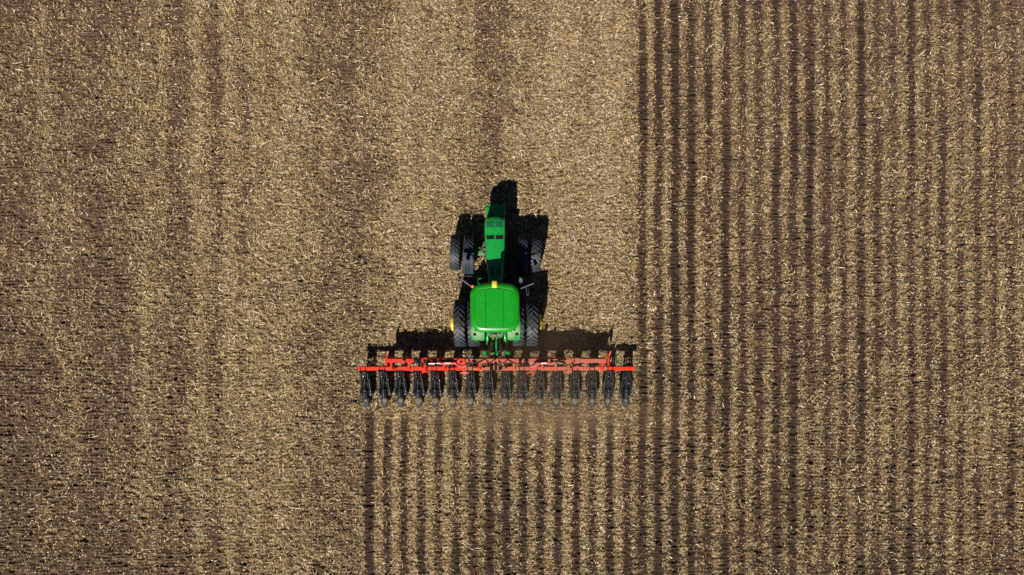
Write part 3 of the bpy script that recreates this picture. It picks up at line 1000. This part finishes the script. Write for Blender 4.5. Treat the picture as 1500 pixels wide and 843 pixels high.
# rear beam in five lengths butted at the fold joints
for a, b, mt in ((-6.05, -3.09, M_RED), (-3.085, -1.36, M_RED), (-1.355, 1.475, M_RED_DUSTY), (1.48, 3.27, M_RED_DUSTY), (3.275, 4.90, M_RED_DUSTY), (4.905, 6.08, M_RED)):
    m = MB(); m.box(((a+b)/2, 0, ZL), (b - a, .178, .178), None, .018); part(m, 'rear_beam', mt)
# front beams
for a, b, mt in ((-4.72, -2.97, M_RED), (-2.96, -1.32, M_RED), (-1.31, 1.50, M_RED_DUSTY), (1.51, 3.12, M_RED_DUSTY), (3.13, 4.80, M_RED_DUSTY)):
    m = MB(); m.box(((a+b)/2, YU, ZU - .17), (b - a, .178, .52), None, .018); part(m, 'front_beam', mt)
# cross members from front to rear beam
def cross(x, mt, w=.10):
    m = MB()
    m.beam((x, YU - .088, ZL + .165), (x, -.02, ZL + .155), w, .13, .012)
    m.box((x, .0, ZL + .115), (w + .05, .17, .05), None, .01)
    o = part(m, 'cross_member', mt)
    return o
for x, mt in ((-4.56, M_RED), (-3.79, M_RED), (-2.26, M_RED), (-1.64, M_RED), (-.72, M_RED), (.78, M_RED_DUSTY), (2.02, M_RED_DUSTY), (2.60, M_RED_DUSTY), (3.89, M_RED_DUSTY), (4.62, M_RED)):
    cross(x, mt)
# hitch tower: two plates and a mast
for x in (-.085, .085):
    m = MB(); m.add([(x-.02, YU+.16, .62), (x+.02, YU+.16, .62), (x+.02, YU+.12, 1.42), (x-.02, YU+.12, 1.42),
                     (x-.02, -.06, 1.0), (x+.02, -.06, 1.0), (x+.02, -.02, 1.14), (x-.02, -.02, 1.14)],
                    [(0,1,2,3),(5,4,7,6),(0,4,5,1),(3,2,6,7),(0,3,7,4),(1,5,6,2)])
    part(m, 'tower_plate', M_RED_DUSTY)
m = MB(); m.box((0.02, .14, 1.08), (.12, .22, .16), None, .03); m.tube([(-.14, .20, 1.3), (.16, .20, 1.3)], .03, 8); m.box((.0, .0, 1.06), (.55, .14, .08), .1, .03)
part(m, 'valve_block', M_BLACK)
m = MB(); m.box((-1.10, YU + .14, 1.22), (.20, .12, .12), None, .03); m.box((-.96, YU + .10, 1.26), (.10, .10, .10), .5, .02); m.tube([(-1.2, YU+.2, 1.26), (-.95, YU+.2, 1.30)], .03, 8)
part(m, 'hydraulic_valve', M_ALU)
# fold joints
for s, mt in ((-1, M_RED), (1, M_RED_DUSTY)):
    # outer hinge
    xj = s * 3.08 if s < 0 else 3.16
    m = MB()
    m.box((xj, .19, 1.06), (.12, .62, .30), None, .02)
    m.box((xj + s*.10, -.06, 1.0), (.10, .26, .26), None, .02)
    m.box((xj + s*.09, YU + .02, 1.24), (.09, .20, .12), None, .02)
    m.tube([(xj - .16, -.13, 1.0), (xj + .16, -.13, 1.0)], .04, 10)
    m.tube([(xj - .12, YU + .10, 1.22), (xj + .12, YU + .10, 1.22)], .045, 10)
    hj = part(m, 'fold_hinge', mt)
    m = MB(); m.box((xj + s*.30, YU, 1.225), (.36, .24, .05), None, .015); m.box((xj - s*.05, YU - .02, 1.25), (.24, .16, .05), .2, .015); m.build('hinge_plate', M_BLACK if s < 0 else mt, hj)
    # cylinder with chrome rod
    m = MB()
    m.tube([(s*1.78, .28, 1.30), (s*2.42, .265, 1.30)], .058, 12)
    m.tube([(s*1.72, .28, 1.30), (s*1.79, .28, 1.30)], .07, 12); m.tube([(s*2.36, .265, 1.30), (s*2.43, .265, 1.30)], .068, 12)
    cy = part(m, 'fold_cylinder', mt, smooth=40)
    m = MB(); m.tube([(s*2.43, .265, 1.30), (s*3.02, .25, 1.30)], .026, 10); m.build('cylinder_rod', M_CHROME, cy, smooth=40)
    m = MB(); m.box((s*2.08, .275, 1.36), (.26, .05, .008)); m.build('decal', M_WHITE, cy)
    # inner hinge: pointed plates
    m = MB()
    x0 = s * 1.38 if s < 0 else 1.53
    m.add([(x0 - s*.02, YU+.09, 1.16), (x0 + s*.42, YU+.09, 1.16), (x0 + s*.42, YU-.14, 1.16), (x0 + s*.18, YU-.34, 1.14), (x0 - s*.06, YU-.30, 1.12), (x0 - s*.08, YU-.10, 1.16),
           (x0 - s*.02, YU+.09, 1.25), (x0 + s*.42, YU+.09, 1.25), (x0 + s*.42, YU-.14, 1.25), (x0 + s*.18, YU-.34, 1.22), (x0 - s*.06, YU-.30, 1.20), (x0 - s*.08, YU-.10, 1.25)],
          [(5,4,3,2,1,0), (6,7,8,9,10,11)] + [(i, (i+1) % 6, (i+1) % 6 + 6, i + 6) for i in range(6)])
    m.tube([(x0 + s*.15, YU - .12, 1.2), (x0 + s*.15, YU - .12, 1.33)], .05, 10)
    m.tube([(x0 - s*.14, -.17, 1.0), (x0 + s*.12, -.17, 1.0)], .035, 8)
    ih = part(m, 'fold_hinge', mt)
    for dx in (-.16, .14):
        m = MB(); m.tube([(x0 + dx, -.20, .95), (x0 + dx, -.20, 1.03)], .045, 10)
        m.build('hinge_pin', M_RED, ih)
    # end bracket of the front beam
    xe = -4.76 if s < 0 else 4.88
    m = MB()
    m.box((xe, YU - .02, ZU), (.09, .40, .22), None, .015); m.box((xe - .04*s, YU + .18, ZU + .02), (.07, .16, .14), None, .02)
    m.beam((xe, YU + .12, 1.15), (xe + .10, YU + .42, 1.22), .06, .06, .01)
    m.tube([(xe, YU + .12, 1.2), (xe, YU - .18, 1.2)], .025, 8)
    part(m, 'end_bracket', M_RED)
# oil lines along the beams
for (pts, mt) in (([(-.3, .55, 1.2), (-.7, .30, 1.26), (-1.3, .16, 1.14), (-2.4, .12, 1.05), (-3.2, .14, 1.08)], M_BLACK_DUSTY),
                  ([(.3, .55, 1.2), (.7, .28, 1.25), (1.4, .14, 1.12), (2.4, .13, 1.05), (3.3, .14, 1.08)], M_BLACK_DUSTY),
                  ([(-.34, .34, 1.24), (-.5, .12, 1.16), (-1.0, .04, 1.06)], M_BLACK_DUSTY)):
    m = MB(); m.tube(pts, .018, 6); part(m, 'oil_line', mt, smooth=60)

for (x, z1, w, yb) in ((-3.05, 1.62, .32, .30), (-2.75, 1.50, .22, .20), (-1.45, 1.58, .30, .25), (-1.0, 1.52, .2, .34), (-.25, 1.66, .24, .4), (.3, 1.58, .22, .36), (1.5, 1.6, .3, .25), (3.1, 1.6, .32, .28), (2.8, 1.48, .2, .22)):
    m = MB()
    m.tube([(x + w * math.cos(a), yb + .06 * math.sin(3 * a), 1.12 + (z1 - 1.12) * math.sin(a)) for a in [PI * i / 9 for i in range(10)]], .022, 7)
    part(m, 'hose_loop', M_BLACK, smooth=60)

# small brackets, valves and stands bolted along the beams
brng = random.Random(5)
for x in (-4.35, -4.0, -3.45, -2.66, -2.42, -2.0, -1.84, -.95, -.52, .45, 1.05, 1.32, 1.86, 2.3, 2.75, 3.55, 4.15, 4.42):
    m = MB()
    w, d, h = brng.uniform(.05, .13), brng.uniform(.06, .16), brng.uniform(.08, .42)
    fy = YU + brng.uniform(-.06, .06) if brng.random() < .7 else .10
    m.box((x, fy, (1.215 if fy > .2 else .99) + h/2), (w, d, h), brng.uniform(-.15, .15), .012)
    if brng.random() < .6: m.tube([(x - .10, fy + .02, 1.24), (x + .10, fy - .02, 1.24)], .02, 6)
    part(m, 'beam_bracket', brng.choice((M_BLACK, M_BLACK_DUSTY, M_BLACK, M_RED_DUSTY)))

# row unit, built once: frame carries its sub-parts; local origin under the rear beam
def disc(mb, c, r, th, yaw, tilt=0.0, n=22, notch=False):
    M = Matrix.Translation(Vector(c)) @ Matrix.Rotation(yaw, 4, 'Z') @ Matrix.Rotation(tilt, 4, 'Y')
    rings = []
    for x, rr in ((-th, r*.25), (-th*.5, r*.93), (0, r), (th*.5, r*.93), (th, r*.25)):
        rings.append([M @ Vector((x, (rr * (.93 if notch and k % 2 else 1)) * math.cos(2*PI*k/n), (rr * (.93 if notch and k % 2 else 1)) * math.sin(2*PI*k/n))) for k in range(n)])
    mb.loft(rings)

def row_unit(dusty):
    mt = M_BLACK_DUSTY if dusty else M_BLACK
    m = MB()
    m.box((0, -.125, .80), (.36, .06, .46), None, .012)                       # mounting plate
    for s in (-1, 1):
        m.beam((s*.15, -.15, .78), (s*.17, -.60, .58), .03, .26)              # side plates
        m.box((s*.20, -.86, .44), (.075, .56, .26), None, .02)               # disc guards
    for x in (-.055, .055):
        m.beam((x, -.15, .84), (x, -.58, .66), .022, .06)                     # parallel arms
        m.beam((x, -.15, .74), (x, -.58, .52), .022, .05)
    m.box((0, -.62, .54), (.24, .14, .40), None, .03)
    m.beam((0, -.58, .55), (0, -1.36, .53), .13, .22, .03)                    # tool frame
    for s in (-1, 1):
        m.beam((s*.19, -.52, .60), (s*.205, -1.24, .46), .050, .10)           # outer arms
        m.beam((s*.02, -.54, .60), (s*.19, -.54, .60), .05, .05)
        m.beam((s*.05, -1.12, .52), (s*.20, -1.12, .48), .05, .05)
        m.box((s*.175, -1.10, .40), (.13, .34, .22), s*R(5), .025)            # closing-disc carriers
        m.box((s*.12, -.78, .50), (.12, .20, .16), s*R(-8), .03)
        m.beam((s*.075, -.98, .62), (s*.085, -1.40, .58), .024, .03)          # twin rods to the packer
        m.tube([(s*.215, -.60, .60), (s*.215, -.60, .68)], .022, 6)
        m.tube([(s*.13, -.47, .62), (s*.13, -.47, .70)], .018, 6)
    m.beam((0, -1.0, .50), (0, -1.06, .10), .03, .12)                         # shank
    fr = m.build('row_unit', mt, IM)
    for x in (-.10, .105):
        m = MB(); m.box((x, 0, ZL + .093), (.032, .205, .014)); m.box((x, -.100, ZL), (.032, .014, .20)); m.box((x, .100, ZL), (.032, .014, .20))
        m.tube([(x, -.118, ZL + .06), (x, -.118, ZL + .13)], .016, 6)
        m.build('u_bolt', M_BLACK, fr)
    m = MB(); disc(m, (0, -.42, .24), .25, .012, 0); m.build('lead_coulter', M_STEEL, fr, smooth=30)
    for s in (-1, 1):
        m = MB(); disc(m, (s*.20, -.72, .20), .19, .02, s*R(-16), s*R(10), notch=True); m.build('row_cleaner', M_STEEL, fr, smooth=30)
        m = MB(); disc(m, (s*.225, -1.12, .24), .24, .03, s*R(9), s*R(6)); m.box((s*.215, -1.12, .50), (.055, .26, .05), s*R(9), .015); m.build('closing_disc', M_STEEL, fr, smooth=30)
    m = MB()
    m.tube([(0, -.50, .72), (0, -.76, .70)], .042, 10); m.tube([(0, -.76, .70), (0, -.98, .68)], .020, 8); m.box((0, -.98, .69), (.07, .10, .07), None, .015)
    m.build('down_cylinder', M_STEEL, fr, smooth=40)
    for s in (-1, 1):
        m = MB(); m.box((s*.235, -1.12, .545), (.05, .22, .03), s*R(7), .012); m.tube([(s*.235, -1.0, .56), (s*.235, -.93, .56)], .03, 8); m.tube([(s*.215, -1.10 + .06*s, .57), (s*.255, -1.10 + .06*s, .57)], .028, 10); m.build('scraper', M_GLINT, fr, smooth=50)
    m = MB(); m.tube([(0, -1.10, .66), (0, -1.26, .66)], .042, 8); m.box((0, -1.30, .66), (.09, .05, .06), None, .015); m.build('spring_pack', M_ALU, fr)
    m = MB(); m.tube([(.06, -.14, 1.0), (.09, -.36, .95), (.04, -.62, .78), (-.03, -.90, .74)], .014, 6); m.tube([(-.07, -.14, .98), (-.10, -.40, .88), (-.06, -.66, .74)], .012, 6)
    m.build('hose', M_BLACK_DUSTY, fr, smooth=60)
    # packer wheel under its tapered hood
    m = MB(); m.lathe([(-.10, .06), (-.10, .20), (-.03, .235), (.03, .235), (.10, .20), (.10, .06)], 'X', 20, (0, -1.52, .225))
    m.build('packer_wheel', M_TYRE, fr, smooth=40)
    m = MB()
    def ring(z, ins, front=-1.34):
        return [(-.165+ins, front-ins, z), (.165-ins, front-ins, z), (.168-ins, -1.50, z), (.098-ins*.7, -1.795+ins, z - .17), (-.098+ins*.7, -1.795+ins, z - .17), (-.168+ins, -1.50, z)]
    m.loft([ring(.44, 0), ring(.53, 0), ring(.56, .025)])
    m.build('packer_hood', M_HOOD, fr)
    m = MB()
    m.tube([(-.17, -1.52, .47), (.17, -1.52, .47)], .016, 6)
    m.build('hood_pin', M_STEEL, fr)
    for (x, y, z, r) in ((0, -1.60, .54, .026), (.01, -1.20, .705, .022), (-.08, -.47, .70, .022), (.12, -.70, .60, .022), (.20, -.52, .66, .02), (-.2, -.66, .60, .018), (-.03, -.36, .84, .022)):
        m = MB(); m.lathe([(0, r*1.25), (.012, r*1.2), (.026, r*.8), (.032, r*.2)], 'Z', 10, (x, y, z)); m.build('bolt', M_CHROME, fr, smooth=60)
    return fr
unit_clean = row_unit(False)
unit_dusty = row_unit(True)
def soil_heap(w, l, h):
    m = MB(); rings = []
    n = 14
    for f, z in ((1, 0), (.88, .5), (.6, .85), (.25, 1)):
        rings.append([(w * f * math.cos(2*PI*k/n) * (1 + .10*math.sin(3.1*k)), l * f * math.sin(2*PI*k/n) * (1 + .08*math.cos(2.3*k)), h * z) for k in range(n)])
    m.loft(rings)
    return m.mesh('soil_heap', M_HEAP, 50)
HEAPS = [soil_heap(.075, .085, .05), soil_heap(.12, .12, .06), soil_heap(.155, .155, .05)]
first = {False: True, True: True}
for kx in range(16):
    x = (kx - 7.5) * .7695
    dusty = kx >= 5 and kx <= 14
    src = unit_dusty if dusty else unit_clean
    if first[dusty]:
        u = src; first[dusty] = False
    else:
        u = copy_part(src, IM)
    u.location = (x + random.uniform(-.012, .012), random.uniform(-.02, .004), random.uniform(-.03, .012))
    u.rotation_euler = (random.uniform(-.02, .02), random.uniform(-.03, .03), random.uniform(-.028, .028))
for u in [o for o in bpy.data.objects if o.parent is IM and o.name.startswith('row_unit')]:
    kx = round(u.location.x / .7695 + 7.5)
    hm = HEAPS[0] if kx in (0, 15) else HEAPS[1] if kx in (1, 2, 13, 14) else HEAPS[2]
    hp = bpy.data.objects.new('soil_heap', hm); link(hp, u)
    hp.location = (.035 if kx < 3 else 0, -1.44, .558); hp.rotation_euler = (0, 0, random.uniform(0, 6))

# ------------------------------------------------------------------ dust in the air
def dust_mat():
    mat = bpy.data.materials.new('dust_in_air'); mat.use_nodes = True
    t = mat.node_tree; n = t.nodes; l = t.links
    n.remove(n['Principled BSDF'])
    out = n['Material Output']
    vol = n.new('ShaderNodeVolumePrincipled')
    vol.inputs['Color'].default_value = (.84, .58, .33, 1)
    vol.inputs['Anisotropy'].default_value = .2
    tc = n.new('ShaderNodeTexCoord')
    def M(op, a, b=None):
        nd = n.new('ShaderNodeMath'); nd.operation = op
        for i, v in enumerate((a, b)):
            if v is None: continue
            if hasattr(v, 'is_output'): l.new(v, nd.inputs[i])
            else: nd.inputs[i].default_value = v
        return nd.outputs[0]
    sp = n.new('ShaderNodeSeparateXYZ'); l.new(tc.outputs['Object'], sp.inputs[0])
    X, Y, Z = sp.outputs
    def blob(cx, cy, sx, sy):
        a = M('POWER', M('ABSOLUTE', M('DIVIDE', M('SUBTRACT', X, cx), sx)), 2.0); b = M('POWER', M('ABSOLUTE', M('DIVIDE', M('SUBTRACT', Y, cy), sy)), 2.0)
        return M('EXPONENT', M('MULTIPLY', M('ADD', a, b), -1.0))
    d = M('ADD', M('MULTIPLY', blob(1.5, -3.2, 2.4, 1.5), 1.0), M('MULTIPLY', blob(1.0, -5.75, 4.6, .70), 3.0))
    ns = n.new('ShaderNodeTexNoise'); ns.inputs['Scale'].default_value = .9; ns.inputs['Detail'].default_value = 3
    l.new(tc.outputs['Object'], ns.inputs['Vector'])
    mr = n.new('ShaderNodeMapRange'); mr.inputs[1].default_value = .22; mr.inputs[2].default_value = .78; l.new(ns.outputs['Fac'], mr.inputs[0])
    fall = M('EXPONENT', M('MULTIPLY', Z, -.9))
    d = M('MULTIPLY', M('MULTIPLY', M('MULTIPLY', d, mr.outputs[0]), fall), DUST_DENSITY)
    l.new(d, vol.inputs['Density'])
    l.new(vol.outputs[0], out.inputs['Volume'])
    return mat
DUST_DENSITY = .40
m = MB(); m.box((1.0, -5.0, 1.27), (16.0, 9.6, 2.4))
dust = m.build('dust_cloud', dust_mat())
tag(dust, 'brown dust hanging over the right half of the red implement', 'dust', kind='stuff')
